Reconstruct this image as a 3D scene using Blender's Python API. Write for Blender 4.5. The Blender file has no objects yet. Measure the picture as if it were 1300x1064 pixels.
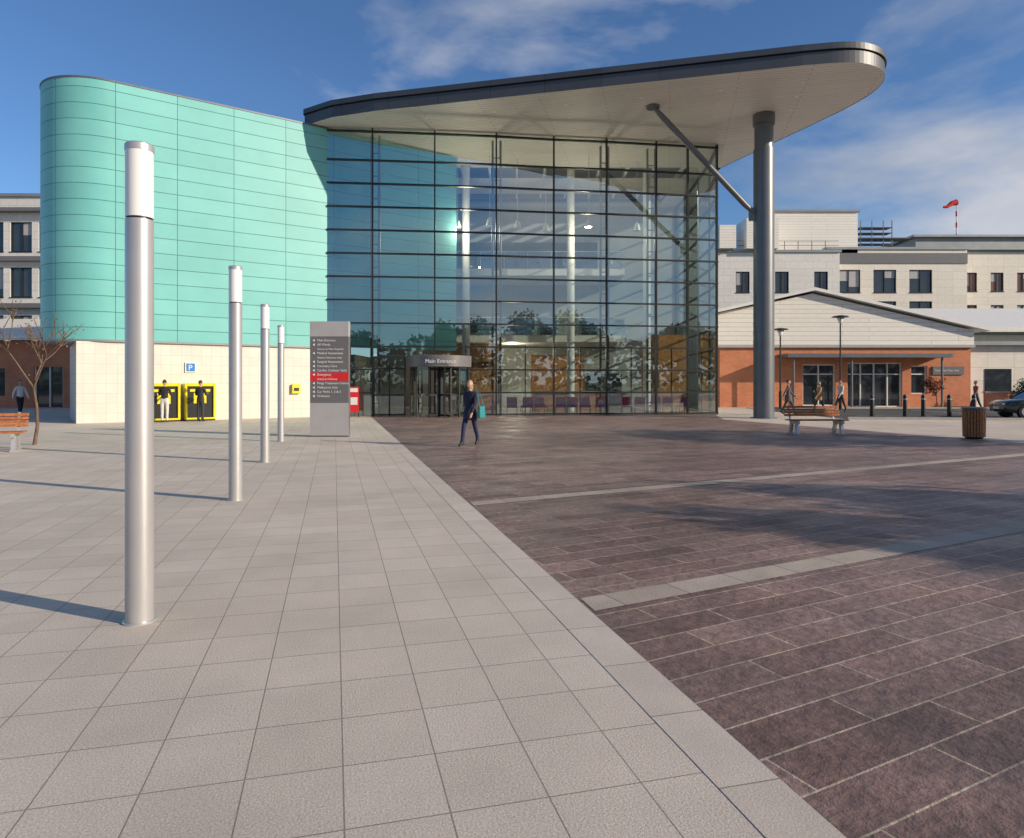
import bpy, math, random
from mathutils import Vector, Matrix, noise as mnoise
random.seed(7)
scene = bpy.context.scene
scene.view_settings.view_transform='Standard'; scene.view_settings.look='None'; scene.view_settings.exposure=0
R = math.radians

# ------------------------------------------------------------------ helpers
def empty(name, loc=(0,0,0), rz=0, parent=None):
    o = bpy.data.objects.new(name, None)
    scene.collection.objects.link(o)
    o.location = loc; o.rotation_euler = (0,0,rz)
    o.empty_display_size = .2
    if parent: o.parent = parent
    return o

def mk(name, verts, faces, mat, parent=None, smooth=False, bevel=0, fm=None, uvs=None, angle=None):
    me = bpy.data.meshes.new(name)
    me.from_pydata([tuple(v) for v in verts], [], faces)
    me.update()
    mats = mat if isinstance(mat,(list,tuple)) else [mat]
    for m in mats: me.materials.append(m)
    if fm:
        for p,i in zip(me.polygons,fm): p.material_index = i
    uvl = me.uv_layers.new(name="UVMap")
    for p in me.polygons:
        n = p.normal
        if abs(n.z) > .8: t=Vector((1,0,0)); b=Vector((0,1,0))
        else:
            t = Vector((-n.y,n.x,0)).normalized(); b=Vector((0,0,1))
        for li in p.loop_indices:
            vi = me.loops[li].vertex_index
            if uvs: uvl.data[li].uv = uvs[vi]
            else:
                v = me.vertices[vi].co
                uvl.data[li].uv = (v.dot(t), v.dot(b))
    if smooth:
        for p in me.polygons: p.use_smooth = True
    o = bpy.data.objects.new(name, me)
    scene.collection.objects.link(o)
    if parent: o.parent = parent
    if bevel:
        md = o.modifiers.new("bevel",'BEVEL'); md.width=bevel; md.segments=2; md.limit_method='ANGLE'
    if smooth and angle:
        md = o.modifiers.new("es",'EDGE_SPLIT'); md.split_angle=R(angle)
    return o

class G:
    def __init__(s): s.v=[]; s.f=[]; s.m=[]
    def add(s,vs,fs,m=0):
        k=len(s.v); s.v+= [Vector(v) for v in vs]
        s.f += [tuple(i+k for i in f) for f in fs]; s.m += [m]*len(fs)
    def box(s,lo,hi,m=0):
        x0,y0,z0=lo; x1,y1,z1=hi
        s.add([(x0,y0,z0),(x1,y0,z0),(x1,y1,z0),(x0,y1,z0),(x0,y0,z1),(x1,y0,z1),(x1,y1,z1),(x0,y1,z1)],
              [(0,3,2,1),(4,5,6,7),(0,1,5,4),(1,2,6,5),(2,3,7,6),(3,0,4,7)],m)
    def beam(s,p,q,w,h,m=0,side=None):
        p=Vector(p);q=Vector(q);d=(q-p).normalized()
        if side is None:
            side = Vector((-d.y,d.x,0))
            if side.length<.01: side=Vector((1,0,0))
        side=Vector(side).normalized(); up=d.cross(side).normalized()
        a=side*w/2; b=up*h/2
        vs=[p-a-b,p+a-b,p+a+b,p-a+b,q-a-b,q+a-b,q+a+b,q-a+b]
        s.add(vs,[(0,3,2,1),(4,5,6,7),(0,1,5,4),(1,2,6,5),(2,3,7,6),(3,0,4,7)],m)
    def tube(s,pts,rad,n=12,m=0,cap=True):
        pts=[Vector(p) for p in pts]
        if not isinstance(rad,(list,tuple)): rad=[rad]*len(pts)
        ref=None; rings=[]
        k=len(s.v)
        for i,p in enumerate(pts):
            d=(pts[min(i+1,len(pts)-1)]-pts[max(i-1,0)]).normalized()
            if ref is None:
                ref = Vector((1,0,0)) if abs(d.x)<.9 else Vector((0,1,0))
            a=(ref-d*ref.dot(d)).normalized(); b=d.cross(a); ref=a
            for j in range(n):
                t=2*math.pi*j/n
                s.v.append(p+(a*math.cos(t)+b*math.sin(t))*rad[i])
        for i in range(len(pts)-1):
            for j in range(n):
                j2=(j+1)%n
                s.f.append((k+i*n+j,k+i*n+j2,k+(i+1)*n+j2,k+(i+1)*n+j)); s.m.append(m)
        if cap:
            s.f.append(tuple(k+j for j in reversed(range(n)))); s.m.append(m)
            e=k+(len(pts)-1)*n
            s.f.append(tuple(e+j for j in range(n))); s.m.append(m)
    def prism(s,poly,z0,z1,m=0):
        n=len(poly)
        vs=[(x,y,z0) for x,y in poly]+[(x,y,z1) for x,y in poly]
        fs=[tuple(reversed(range(n))),tuple(range(n,2*n))]+[(i,(i+1)%n,n+(i+1)%n,n+i) for i in range(n)]
        s.add(vs,fs,m)
    def ell(s,c,r,m=0,nu=14,nv=10,fn=None):
        c=Vector(c); vs=[]; fs=[]
        for i in range(nv+1):
            ph=math.pi*i/nv
            for j in range(nu):
                t=2*math.pi*j/nu
                v=Vector((math.sin(ph)*math.cos(t),math.sin(ph)*math.sin(t),math.cos(ph)))
                if fn: v=fn(v)
                vs.append(c+Vector((v.x*r[0],v.y*r[1],v.z*r[2])))
        for i in range(nv):
            for j in range(nu):
                j2=(j+1)%nu
                fs.append((i*nu+j,(i+1)*nu+j,(i+1)*nu+j2,i*nu+j2))
        s.add(vs,fs,m)
    def done(s,name,mat,parent=None,**k):
        return mk(name,s.v,s.f,mat,parent,fm=s.m,**k)

def nt(name):
    m=bpy.data.materials.new(name); m.use_nodes=True
    n=m.node_tree; b=n.nodes["Principled BSDF"]
    return m,n,b
def L(n,a,b): n.links.new(a,b)
def N(n,t,**k):
    x=n.nodes.new(t)
    for a,v in k.items():
        if a in x.inputs.keys(): x.inputs[a].default_value=v
        else: setattr(x,a,v)
    return x
def ramp(n,fac,stops):
    r=n.nodes.new("ShaderNodeValToRGB"); L(n,fac,r.inputs[0])
    e=r.color_ramp.elements
    while len(e)<len(stops): e.new(.5)
    for i,(p,c) in enumerate(stops):
        e[i].position=p; e[i].color=(*c,1) if len(c)==3 else c
    return r
def mixc(n,typ,fac,a,b):
    x=n.nodes.new("ShaderNodeMix"); x.data_type='RGBA'; x.blend_type=typ
    for s,v in ((0,fac),(6,a),(7,b)):
        if hasattr(v,'links') or hasattr(v,'is_linked'): L(n,v,x.inputs[s])
        else: x.inputs[s].default_value = v if s==0 else (*v[:3],1)
    return x.outputs[2]

def M(name,col,rough=.6,metal=0,var=.12,scale=2.5,bump=0,bscale=60,coat=0):
    m,n,b=nt(name)
    tc=N(n,"ShaderNodeTexCoord")
    no=N(n,"ShaderNodeTexNoise",Scale=scale,Detail=5.0); L(n,tc.outputs["Object"],no.inputs["Vector"])
    r=ramp(n,no.outputs["Fac"],[(.3,tuple(c*(1-var) for c in col)),(.7,tuple(min(1,c*(1+var)) for c in col))])
    L(n,r.outputs[0],b.inputs["Base Color"])
    b.inputs["Roughness"].default_value=rough; b.inputs["Metallic"].default_value=metal
    if coat: b.inputs["Coat Weight"].default_value=coat
    if bump:
        n2=N(n,"ShaderNodeTexNoise",Scale=bscale,Detail=4.0); L(n,tc.outputs["Object"],n2.inputs["Vector"])
        bp=N(n,"ShaderNodeBump",Strength=bump,Distance=.01); L(n,n2.outputs["Fac"],bp.inputs["Height"]); L(n,bp.outputs[0],b.inputs["Normal"])
    return m

def MB(name,c1,c2,mortar,bw,rh,ms=.01,off=.5,rough=.8,rot=0,shift=(0,0),metal=0,nscale=3,nvar=.15,fine=0,fscale=90,jbump=.4,bump_d=.01,smooth=.1,bias=0,stain=0,rr=None):
    """tiled material (bricks, slabs, panels) on metre UVs"""
    m,n,b=nt(name)
    uv=N(n,"ShaderNodeUVMap")
    mp=N(n,"ShaderNodeMapping"); mp.inputs["Rotation"].default_value=(0,0,rot); mp.inputs["Location"].default_value=(shift[0],shift[1],0)
    L(n,uv.outputs[0],mp.inputs["Vector"])
    br=N(n,"ShaderNodeTexBrick",Scale=1.0); br.offset=off
    L(n,mp.outputs[0],br.inputs["Vector"])
    br.inputs["Color1"].default_value=(*c1,1); br.inputs["Color2"].default_value=(*c2,1); br.inputs["Mortar"].default_value=(*mortar,1)
    br.inputs["Mortar Size"].default_value=ms; br.inputs["Mortar Smooth"].default_value=smooth
    br.inputs["Brick Width"].default_value=bw; br.inputs["Row Height"].default_value=rh; br.inputs["Bias"].default_value=bias
    no=N(n,"ShaderNodeTexNoise",Scale=nscale,Detail=6.0,Roughness=.6); L(n,mp.outputs[0],no.inputs["Vector"])
    r=ramp(n,no.outputs["Fac"],[(.3,(1-nvar,)*3),(.7,(1+nvar,)*3)])
    c=mixc(n,'MULTIPLY',1.0,br.outputs["Color"],r.outputs[0])
    if stain:
        n3=N(n,"ShaderNodeTexNoise",Scale=.22,Detail=7.0,Roughness=.65); L(n,mp.outputs[0],n3.inputs["Vector"])
        r3=ramp(n,n3.outputs["Fac"],[(.36,(1-stain,)*3),(.6,(1+stain*.4,)*3)]); c=mixc(n,'MULTIPLY',1.0,c,r3.outputs[0])
    h=br.outputs["Fac"]
    inv=N(n,"ShaderNodeMath",operation='MULTIPLY'); L(n,h,inv.inputs[0]); inv.inputs[1].default_value=-1.0
    hh=inv.outputs[0]
    if fine:
        n2=N(n,"ShaderNodeTexNoise",Scale=fscale,Detail=5.0,Roughness=.7); L(n,mp.outputs[0],n2.inputs["Vector"])
        r2=ramp(n,n2.outputs["Fac"],[(.35,(1-fine*.45,)*3),(.65,(1+fine*.3,)*3)])
        c=mixc(n,'MULTIPLY',1.0,c,r2.outputs[0])
        ad=N(n,"ShaderNodeMath",operation='MULTIPLY_ADD'); L(n,n2.outputs["Fac"],ad.inputs[0]); ad.inputs[1].default_value=fine; L(n,hh,ad.inputs[2]); hh=ad.outputs[0]
    L(n,c,b.inputs["Base Color"])
    bp=N(n,"ShaderNodeBump",Strength=jbump,Distance=bump_d); L(n,hh,bp.inputs["Height"]); L(n,bp.outputs[0],b.inputs["Normal"])
    b.inputs["Roughness"].default_value=rough; b.inputs["Metallic"].default_value=metal
    if rr:
        n4=N(n,"ShaderNodeTexNoise",Scale=.9,Detail=6.0); L(n,mp.outputs[0],n4.inputs["Vector"])
        r4=ramp(n,n4.outputs["Fac"],[(.35,(rr[0],)*3),(.65,(rr[1],)*3)]); L(n,r4.outputs[0],b.inputs["Roughness"])
    return m,n,b,c,mp

def glass(name,tint,base=.3,rough=.0,rcol=(.85,.92,.95),gain=1.0,wav=.05):
    m=bpy.data.materials.new(name); m.use_nodes=True; n=m.node_tree; n.nodes.clear()
    out=N(n,"ShaderNodeOutputMaterial"); mix=N(n,"ShaderNodeMixShader")
    tr=N(n,"ShaderNodeBsdfTransparent"); tr.inputs[0].default_value=(*tint,1)
    gl=N(n,"ShaderNodeBsdfGlossy"); gl.inputs["Color"].default_value=(*rcol,1); gl.inputs["Roughness"].default_value=rough
    fr=N(n,"ShaderNodeFresnel",IOR=1.5)
    ma=N(n,"ShaderNodeMath",operation='MULTIPLY_ADD',use_clamp=True); L(n,fr.outputs[0],ma.inputs[0]); ma.inputs[1].default_value=gain; ma.inputs[2].default_value=base
    tc=N(n,"ShaderNodeTexCoord"); no=N(n,"ShaderNodeTexNoise",Scale=.5,Detail=1.0); L(n,tc.outputs["Object"],no.inputs["Vector"])
    bp=N(n,"ShaderNodeBump",Strength=wav,Distance=.05); L(n,no.outputs["Fac"],bp.inputs["Height"]); L(n,bp.outputs[0],gl.inputs["Normal"])
    L(n,ma.outputs[0],mix.inputs[0]); L(n,tr.outputs[0],mix.inputs[1]); L(n,gl.outputs[0],mix.inputs[2]); L(n,mix.outputs[0],out.inputs[0])
    return m

def text(body,name,parent,loc,size,mat,rot=(math.pi/2,0,0),align='LEFT'):
    c=bpy.data.curves.new(name,'FONT'); c.body=body; c.size=size; c.extrude=.002; c.align_x=align
    c.materials.append(mat)
    o=bpy.data.objects.new(name,c); scene.collection.objects.link(o); o.parent=parent
    o.location=loc; o.rotation_euler=rot
    return o

# ------------------------------------------------------------------ materials
TH=R(14.6)
m_light,n,b,c,mp=MB("light_granite_slabs",(.60,.515,.43),(.66,.57,.48),(.30,.255,.21),.385,.42,ms=.0032,off=0,rot=-TH,shift=(-.035,0),nscale=1.2,nvar=.07,fine=.55,fscale=95,rough=.8,jbump=.8,bump_d=.008,stain=.12)
m_border,_,_,_,_=MB("granite_border",(.60,.515,.43),(.65,.56,.475),(.30,.255,.21),90,.6,ms=.004,off=0,rot=-TH,shift=(40,0),nscale=2,nvar=.08,fine=.4,fscale=95,rough=.75,jbump=.7,stain=.10)
m_dark,n,b,c,mp=MB("porphyry_setts",(.18,.108,.09),(.30,.195,.165),(.55,.45,.33),1.15,.26,ms=.006,off=.37,rot=-R(27.5),nscale=1.7,nvar=.28,fine=.75,fscale=13,rough=.5,jbump=1.0,bump_d=.022,stain=.32,rr=(.34,.62))
m_stripe,_,_,_,_=MB("granite_stripe",(.42,.35,.285),(.50,.42,.345),(.2,.17,.14),.6,90,ms=.006,off=0,rot=-R(27.5),shift=(0,40),nscale=2,nvar=.15,fine=.6,fscale=70,rough=.75,stain=.2)
m_ground=M("verge_grass",(.07,.09,.035),.9,var=.3,scale=.3,bump=.4,bscale=8)
m_asph=M("asphalt",(.07,.07,.072),.85,var=.2,scale=1.5,bump=.5,bscale=120)
m_wpaint=M("white_road_paint",(.75,.75,.72),.6,var=.06)
m_kerb=M("kerb_concrete",(.42,.38,.33),.8,var=.12)
m_brick,_,_,_,_=MB("red_brick",(.52,.145,.055),(.62,.20,.08),(.48,.35,.25),.225,.075,ms=.008,rough=.85,nscale=1.0,nvar=.14)
m_tile,_,_,_,_=MB("cream_tile",(.66,.62,.55),(.70,.66,.58),(.46,.44,.40),.4,.4,ms=.006,off=0,rough=.45,nscale=1,nvar=.05,jbump=.3)
m_clad,_,_,_,_=MB("white_cladding",(.78,.74,.67),(.81,.77,.70),(.44,.42,.38),6,.3,ms=.02,off=.3,rough=.5,nvar=.04,smooth=.6)
m_cream,_,_,_,_=MB("cream_panel",(.70,.65,.56),(.75,.70,.61),(.44,.41,.36),1.8,.9,ms=.012,off=0,rough=.6,nvar=.06)
m_lgrey,_,_,_,_=MB("pale_grey_panel",(.66,.64,.60),(.71,.69,.65),(.38,.37,.35),1.5,.75,ms=.012,off=.5,rough=.5,nvar=.06)
m_teal,n,b,c,mp=MB("turquoise_copper_panels",(.165,.49,.465),(.19,.53,.50),(.035,.17,.165),2.3,.645,ms=.013,off=0,rough=.42,metal=0,nscale=.5,nvar=.06,fine=.10,fscale=22,jbump=.7,bump_d=.02,smooth=.2,stain=.05)
b.inputs["Specular IOR Level"].default_value=.45
m_fascia,_,_,_,_=MB("fascia_metal",(.075,.08,.09),(.09,.095,.105),(.03,.03,.035),2.4,50,ms=.012,off=0,shift=(0,20),rough=.45,metal=.3,nvar=.08,nscale=.6)
m_soffit,_,_,_,_=MB("soffit_boards",(.70,.66,.61),(.74,.70,.65),(.36,.34,.32),5.5,.22,ms=.014,off=.5,rot=R(13),rough=.5,nvar=.05,nscale=.4)
m_steel=M("grey_painted_steel",(.15,.16,.175),.38,metal=.3,var=.06)
m_dsteel=M("dark_frame",(.03,.033,.036),.4,metal=.4,var=.1)
m_alu=M("satin_aluminium",(.52,.51,.51),.38,metal=.5,var=.05)
m_polew=M("opal_lamp_diffuser",(.80,.80,.79),.35,var=.02)
m_white=M("white_paint",(.74,.73,.70),.5,var=.05)
m_intw=M("gallery_white",(.50,.50,.47),.6,var=.05)
m_wood=M("oak_panel",(.36,.17,.06),.45,var=.25,scale=6)
m_bwood=M("bench_hardwood",(.38,.13,.04),.5,var=.35,scale=14)
m_black=M("black_plastic",(.012,.012,.013),.4,var=.1)
m_yellow=M("yellow_panel",(.80,.66,.01),.4,var=.06)
m_red=M("sign_red",(.66,.02,.025),.4,var=.04)
m_sgrey=M("sign_grey",(.15,.145,.15),.4,var=.05)
m_slight=M("sign_light_grey",(.40,.39,.39),.4,var=.05)
m_blue=M("sign_blue",(.03,.2,.55),.4)
m_art=M("artwork_print",(.10,.16,.24),.4,var=.9,scale=2.2)
m_purple=M("purple_upholstery",(.36,.045,.17),.7,var=.15)
m_floor=M("terrazzo_floor",(.38,.34,.29),.25,var=.1)
m_int=M("interior_plaster",(.30,.31,.29),.7,var=.15,scale=.5)
m_glass=glass("facade_glass",(.84,.95,.94),base=.25,gain=1.1,rcol=(.82,.93,.97))
m_door=glass("door_glass",(.88,.94,.94),base=.06,gain=1.0)
m_win=M("window_glass",(.03,.038,.045),.06,metal=.0,var=.25,scale=.6,coat=1.0)
m_winr=M("window_red_blind",(.20,.085,.055),.15,var=.25,scale=.6,coat=.6)
m_zinc=M("zinc_roof",(.25,.27,.28),.5,metal=.3,var=.1,scale=.8)
m_bark=M("bark",(.15,.10,.065),.9,var=.3,scale=12,bump=.5,bscale=30)
m_orange=M("windsock_orange",(.75,.05,.02),.6)
m_lit,n,b=nt("lit_lamp"); b.inputs["Emission Color"].default_value=(1,.86,.65,1); b.inputs["Emission Strength"].default_value=14

# ------------------------------------------------------------------ camera / world / sun
cam=bpy.data.cameras.new("camera"); co=bpy.data.objects.new("camera",cam); scene.collection.objects.link(co)
co.location=(0,0,1.6); co.rotation_euler=(math.pi/2,0,0)
cam.lens=24; cam.sensor_width=36; cam.shift_y=-45/1300; cam.clip_end=5000; cam.clip_start=.05
scene.camera=co
EL=R(20); AZ=math.atan2(.925,-.38)
w=bpy.data.worlds.new("World"); scene.world=w; w.use_nodes=True; n=w.node_tree
bg=n.nodes["Background"]
sky=N(n,"ShaderNodeTexSky"); sky.sky_type='NISHITA'; sky.sun_disc=False; sky.sun_elevation=EL; sky.sun_rotation=AZ
sky.air_density=1.0; sky.dust_density=.3; sky.ozone_density=3.0
skc=mixc(n,'MULTIPLY',1.0,sky.outputs[0],(.84,1.06,1.32))
tc=N(n,"ShaderNodeTexCoord")
mp=N(n,"ShaderNodeMapping"); mp.inputs["Scale"].default_value=(1.0,1.0,2.6); mp.inputs["Location"].default_value=(.35,.2,.1); mp.inputs["Rotation"].default_value=(0,R(12),0)
L(n,tc.outputs["Generated"],mp.inputs["Vector"])
no=N(n,"ShaderNodeTexNoise",Scale=1.9,Detail=10.0,Roughness=.55,Distortion=.2); L(n,mp.outputs[0],no.inputs["Vector"])
sx=N(n,"ShaderNodeSeparateXYZ"); L(n,tc.outputs["Generated"],sx.inputs[0])
gx=N(n,"ShaderNodeMath",operation='MULTIPLY_ADD'); L(n,sx.outputs[0],gx.inputs[0]); gx.inputs[1].default_value=.24; L(n,no.outputs["Fac"],gx.inputs[2])
gz=N(n,"ShaderNodeMath",operation='MULTIPLY_ADD'); L(n,sx.outputs[2],gz.inputs[0]); gz.inputs[1].default_value=-.06; L(n,gx.outputs[0],gz.inputs[2])
cr=ramp(n,gz.outputs[0],[(.475,(0,0,0)),(.64,(.82,.82,.82))])
no2=N(n,"ShaderNodeTexNoise",Scale=3.5,Detail=6.0); L(n,mp.outputs[0],no2.inputs["Vector"])
cc=ramp(n,no2.outputs["Fac"],[(.35,(3.2,3.8,4.9)),(.65,(6.4,6.4,6.7))])
cm=mixc(n,'MIX',cr.outputs[0],skc,cc.outputs[0])
L(n,cm,bg.inputs[0]); bg.inputs[1].default_value=.10
sd=bpy.data.lights.new("sun",'SUN'); sd.energy=5.0; sd.angle=R(.5); sd.color=(1,.86,.68)
so=bpy.data.objects.new("sun",sd); scene.collection.objects.link(so)
sdir=Vector((math.cos(EL)*math.sin(AZ),math.cos(EL)*math.cos(AZ),math.sin(EL)))
so.rotation_euler=sdir.to_track_quat('Z','Y').to_euler(); so.location=(30,-20,30)

# ------------------------------------------------------------------ ground
def sheet(name,poly,z,mat):
    return mk(name,[(x,y,z) for x,y in poly],[tuple(range(len(poly)))],mat)
sheet("ground",[(-2500,-2500),(2500,-2500),(2500,2500),(-2500,2500)],-.03,m_ground)
sheet("light_paving",[(-60,-30),(60,-30),(60,48),(-60,48)],0,m_light)
ux=Vector((math.cos(TH),math.sin(TH))); uy=Vector((-math.sin(TH),math.cos(TH)))
def pv(a,b): 
    p=ux*a+uy*b; return (p.x,p.y)
E=1.77
p0=pv(E,-25); 
dark=[p0,(45,-25),(45,4),(13.7,18.3),(9.4,30.4),(10.6,35.6),(-6.9,33.3)]
sheet("dark_paving",dark,.003,m_dark)
sheet("paving_border",[pv(E-.3,-25),pv(E,-25),pv(E,32.6),pv(E-.3,32.6)],.0025,m_border)
d2=Vector((math.cos(R(27.5)),math.sin(R(27.5)))); n2=Vector((-d2.y,d2.x))
def lineborder(off):
    t=(off-(ux*E).dot(n2))/uy.dot(n2); return ux*E+uy*t
for i,(off,s) in enumerate(((4.12,25),(8.29,15.2),(-.05,12),(-4.2,20))):
    a=lineborder(off-.14); b_=lineborder(off+.14)
    q=[a,a+d2*s,b_+d2*s,b_]
    sheet("paving_stripe",[(p.x,p.y) for p in q],.006,m_stripe)
rp=[(15,30.5),(70,24),(70,42.5),(15,43.5)]
sheet("road",rp,.006,m_asph)
g=G(); g.beam((15,30.5,.05),(70,24,.05),.14,.12); g.beam((15,43.5,.05),(70,42.5,.05),.14,.12)
g.done("kerb",m_kerb)
g=G()
for i in range(9):
    x=24+i*2.6; g.add([(x,36.5,.011),(x+.1,36.5,.011),(x+.1,41.2,.011),(x,41.2,.011)],[(0,1,2,3)])
g.add([(17,33.6,.011),(60,29,.011),(60,29.12,.011),(17,33.72,.011)],[(0,1,2,3)])
g.done("road_marking",m_wpaint)

# ------------------------------------------------------------------ main building
hb=empty("hospital_main_entrance")
A=Vector((-16.8,27.5)); u=Vector((.8195,.5734)).normalized(); nn=Vector((u.y,-u.x))
J=A+u*9.62
rr=2.3; S0=A+u*.5; C=S0-nn*rr
path=[]; a0=math.atan2(nn.y,nn.x)
path.append(J+u*7.2); path.append(J); 
k=6
for i in range(1,k): path.append(J+(S0-J)*i/k)
seg=28; tot=R(150)
for i in range(seg+1):
    a=a0-tot*i/seg; path.append(C+Vector((math.cos(a),math.sin(a)))*rr)
ae=a0-tot; te=Vector((math.sin(ae),-math.cos(ae)))
path.append(path[-1]+te*9)
s=0; vs=[];uvs=[];fs=[]
z0,z1=3.38,13.9
for i,p in enumerate(path):
    if i: s+=(p-path[i-1]).length
    vs+=[(p.x,p.y,z0),(p.x,p.y,z1)]; uvs+=[(s,z0),(s,z1)]
for i in range(len(path)-1): fs.append((2*i,2*i+1,2*i+3,2*i+2))
o=mk("turquoise_cladding",vs,fs,m_teal,hb,smooth=True,uvs=uvs)
pl=[(p.x,p.y) for p in path[1:]]+[(J.x-3,J.y+11)]
pl.reverse()
def inset(poly,e):
    c=Vector((sum(p[0] for p in poly)/len(poly),sum(p[1] for p in poly)/len(poly)))
    return [tuple(c+(Vector(p)-c)*(1-e)) for p in poly]
g=G(); g.prism(inset(pl,.001),3.30,3.376); g.done("drum_soffit",m_zinc,hb)
g=G(); g.prism(inset(pl,-.012),13.9,13.97); g.done("drum_coping",m_steel,hb)
c0=A-u*.63; c1=J+u*.1
ins=nn*-.12
g=G()
back=Vector((-nn.x,-nn.y))
q=[c0+ins,c1+ins,c1+ins+back*6,c0+ins+back*6]
g.prism([(p.x,p.y) for p in q],0,3.3); g.done("tiled_base_wall",m_tile,hb)

F=[(-8.94,33.0),(-6.78,33.2),(-3.79,33.5),(-.78,33.84),(2.10,34.3),(4.79,34.6),(7.39,35.0),(9.07,35.25),(10.65,35.5),(11.0,38.0),(11.2,41),(11.4,44.5),(11.5,48)]
g=G()
for i in range(len(F)-1):
    a,b_=F[i],F[i+1]
    zlo=2.9 if i==1 else 0.02
    g.add([(a[0],a[1],zlo),(b_[0],b_[1],zlo),(b_[0],b_[1],14),(a[0],a[1],14)],[(0,1,2,3)])
g.done("glass_wall",m_glass,hb)
zs=[12.45-1.13*i for i in range(11)]
g=G()
for i,(x,y) in enumerate(F[1:]):
    g.beam((x,y,0),(x,y,14),.07,.18,side=(1,0.1,0))
for i in range(len(F)-1):
    a,b_=F[i],F[i+1]
    for z in zs+[13.85,.08]:
        if i==1 and z<2.9: continue
        if i==0 and z<1: continue
        g.beam((a[0],a[1],z),(b_[0],b_[1],z),.17,.07)
g.done("mullions_and_transoms",m_dsteel,hb)
g=G()
for i in range(8):
    a,b_=F[i],F[i+1]
    if i in(1,): continue
    x=(a[0]+b_[0])/2;y=(a[1]+b_[1])/2
    g.beam((x,y+.1,0),(x,y+.1,3.5),.05,.06,side=(1,.1,0))
g.done("door_height_mullions",m_dsteel,hb)
g=G()
for (x,y) in ((-6.78,33.9),(-.78,34.6),(7.3,35.8),(4.79,35.4)):
    for dx in (-.2,.2):
        g.tube([(x+dx,y,0),(x+dx,y,13.9)],.06,8)
    z=.6
    while z<13.5:
        g.tube([(x-.2,y,z),(x+.2,y,z+.0)],.03,6); z+=1.13
g.done("wind_posts",m_steel,hb)

front=[(-9.95,32.75),(-8.4,31.75),(-6.25,31.0),(2,28.92),(11.3,26.57),(13.2,26.2),(14.5,26.75),(15.25,27.8),(15.4,29.2),(15.0,30.9)]
def chaikin(p,lo,it=3):
    head=p[:lo]; t=p[lo:]
    for _ in range(it):
        r=[t[0]]
        for a,b_ in zip(t[:-1],t[1:]):
            r.append((a[0]*.75+b_[0]*.25,a[1]*.75+b_[1]*.25)); r.append((a[0]*.25+b_[0]*.75,a[1]*.25+b_[1]*.75))
        r.append(t[-1]); t=r
    return head+t
fr=chaikin(front,4)
rest=[(12.0,39.2),(11.8,48.3),(-9.95,48.3)]
poly=fr+rest
nP=len(poly)
fpoly=fr+[(12.0,39.2),(-9.95,39.2)]; nF=len(fpoly)
strips=((-9.95,39.2,-8.0,48.3),(10.2,39.2,11.85,48.3),(-8.0,46.8,10.2,48.3),(-8.0,41.2,10.2,44.6))  # gaps between strips form an added rooflight, letting sky light into the atrium
g=G()
g.add([(x,y,14.0) for x,y in fpoly],[tuple(reversed(range(nF)))])
for (xa,ya,xb,yb_) in strips:
    g.add([(xa,ya,14),(xb,ya,14),(xb,yb_,14),(xa,yb_,14)],[(3,2,1,0)])
g.done("canopy_soffit",m_soffit,hb)
g=G(); g.add([(x,y,14.74) for x,y in fpoly],[tuple(range(nF))])
for (xa,ya,xb,yb_) in strips:
    g.add([(xa,ya,14.74),(xb,ya,14.74),(xb,yb_,14.74),(xa,yb_,14.74)],[(0,1,2,3)])
g.done("roof_deck",m_zinc,hb)
g=G()
for i in range(12): g.box((-8+i*1.65,39.2,14.3),(-7.9+i*1.65,46.8,14.6))
g.done("added_rooflight_bars",m_white,hb)  # bars over the added, unseen roof opening that brightens the interior
vs=[];uvs=[];fs=[];s=0
for lay,(za,zb,off) in enumerate(((13.98,14.46,0),(14.46,14.52,-.05),(14.52,14.76,.06))):
    k=len(vs); s=0
    cp=poly+[poly[0]]
    for i,p in enumerate(cp):
        if i: s+=(Vector(p)-Vector(cp[i-1])).length
        pr=Vector(cp[i-1] if i else poly[-1]); nx=Vector(cp[i+1] if i<nP else cp[1]); t=(nx-pr).normalized(); nr=Vector((t.y,-t.x))
        q=Vector(p)+nr*off
        vs+=[(q.x,q.y,za),(q.x,q.y,zb)]; uvs+=[(s,za),(s,zb)]
    for i in range(nP): fs.append((k+2*i,k+2*i+2,k+2*i+3,k+2*i+1))
mk("canopy_fascia",vs,fs,m_fascia,hb,uvs=uvs)
g=G()
cp=poly+[poly[0]]
for a,b_ in zip(cp[:-1],cp[1:]):
    g.beam((a[0],a[1],14.515),(b_[0],b_[1],14.515),.14,.02)
g.done("fascia_lip",m_dsteel,hb)
g=G()
for i in range(6):
    for j in range(4):
        x=-4+i*3.2+j*.3; y=31.9-(x+4)*.24+j*1.5
        if y<34: g.tube([(x,y,13.985),(x,y,13.999)],.09,10)
g.done("soffit_downlights",m_polew,hb)
cx,cy=11.62,31.5
g=G(); g.tube([(cx,cy,0),(cx,cy,.04),(cx,cy,.041),(cx,cy,12.4)],[.6,.6,.46,.46],40)
g.tube([(cx,cy,12.4),(cx,cy,12.42),(cx,cy,13.5),(cx,cy,13.52),(cx,cy,13.99)],[.46,.42,.42,.49,.49],40)
g.done("canopy_column",m_steel,hb,smooth=True,angle=30)
g=G(); g.tube([(cx-.35,cy-.05,9.35),(cx-.9,cy-.15,9.8),(6.75,30.6,13.55),(6.3,30.5,13.98)],[.07,.13,.13,.08],16)
g.tube([(6.3,30.5,13.9),(6.3,30.5,14.0)],.3,16)
g.box((cx-.7,cy-.12,9.1),(cx-.3,cy+.02,9.7))
g.done("canopy_strut",m_steel,hb,smooth=True,angle=35)

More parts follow.
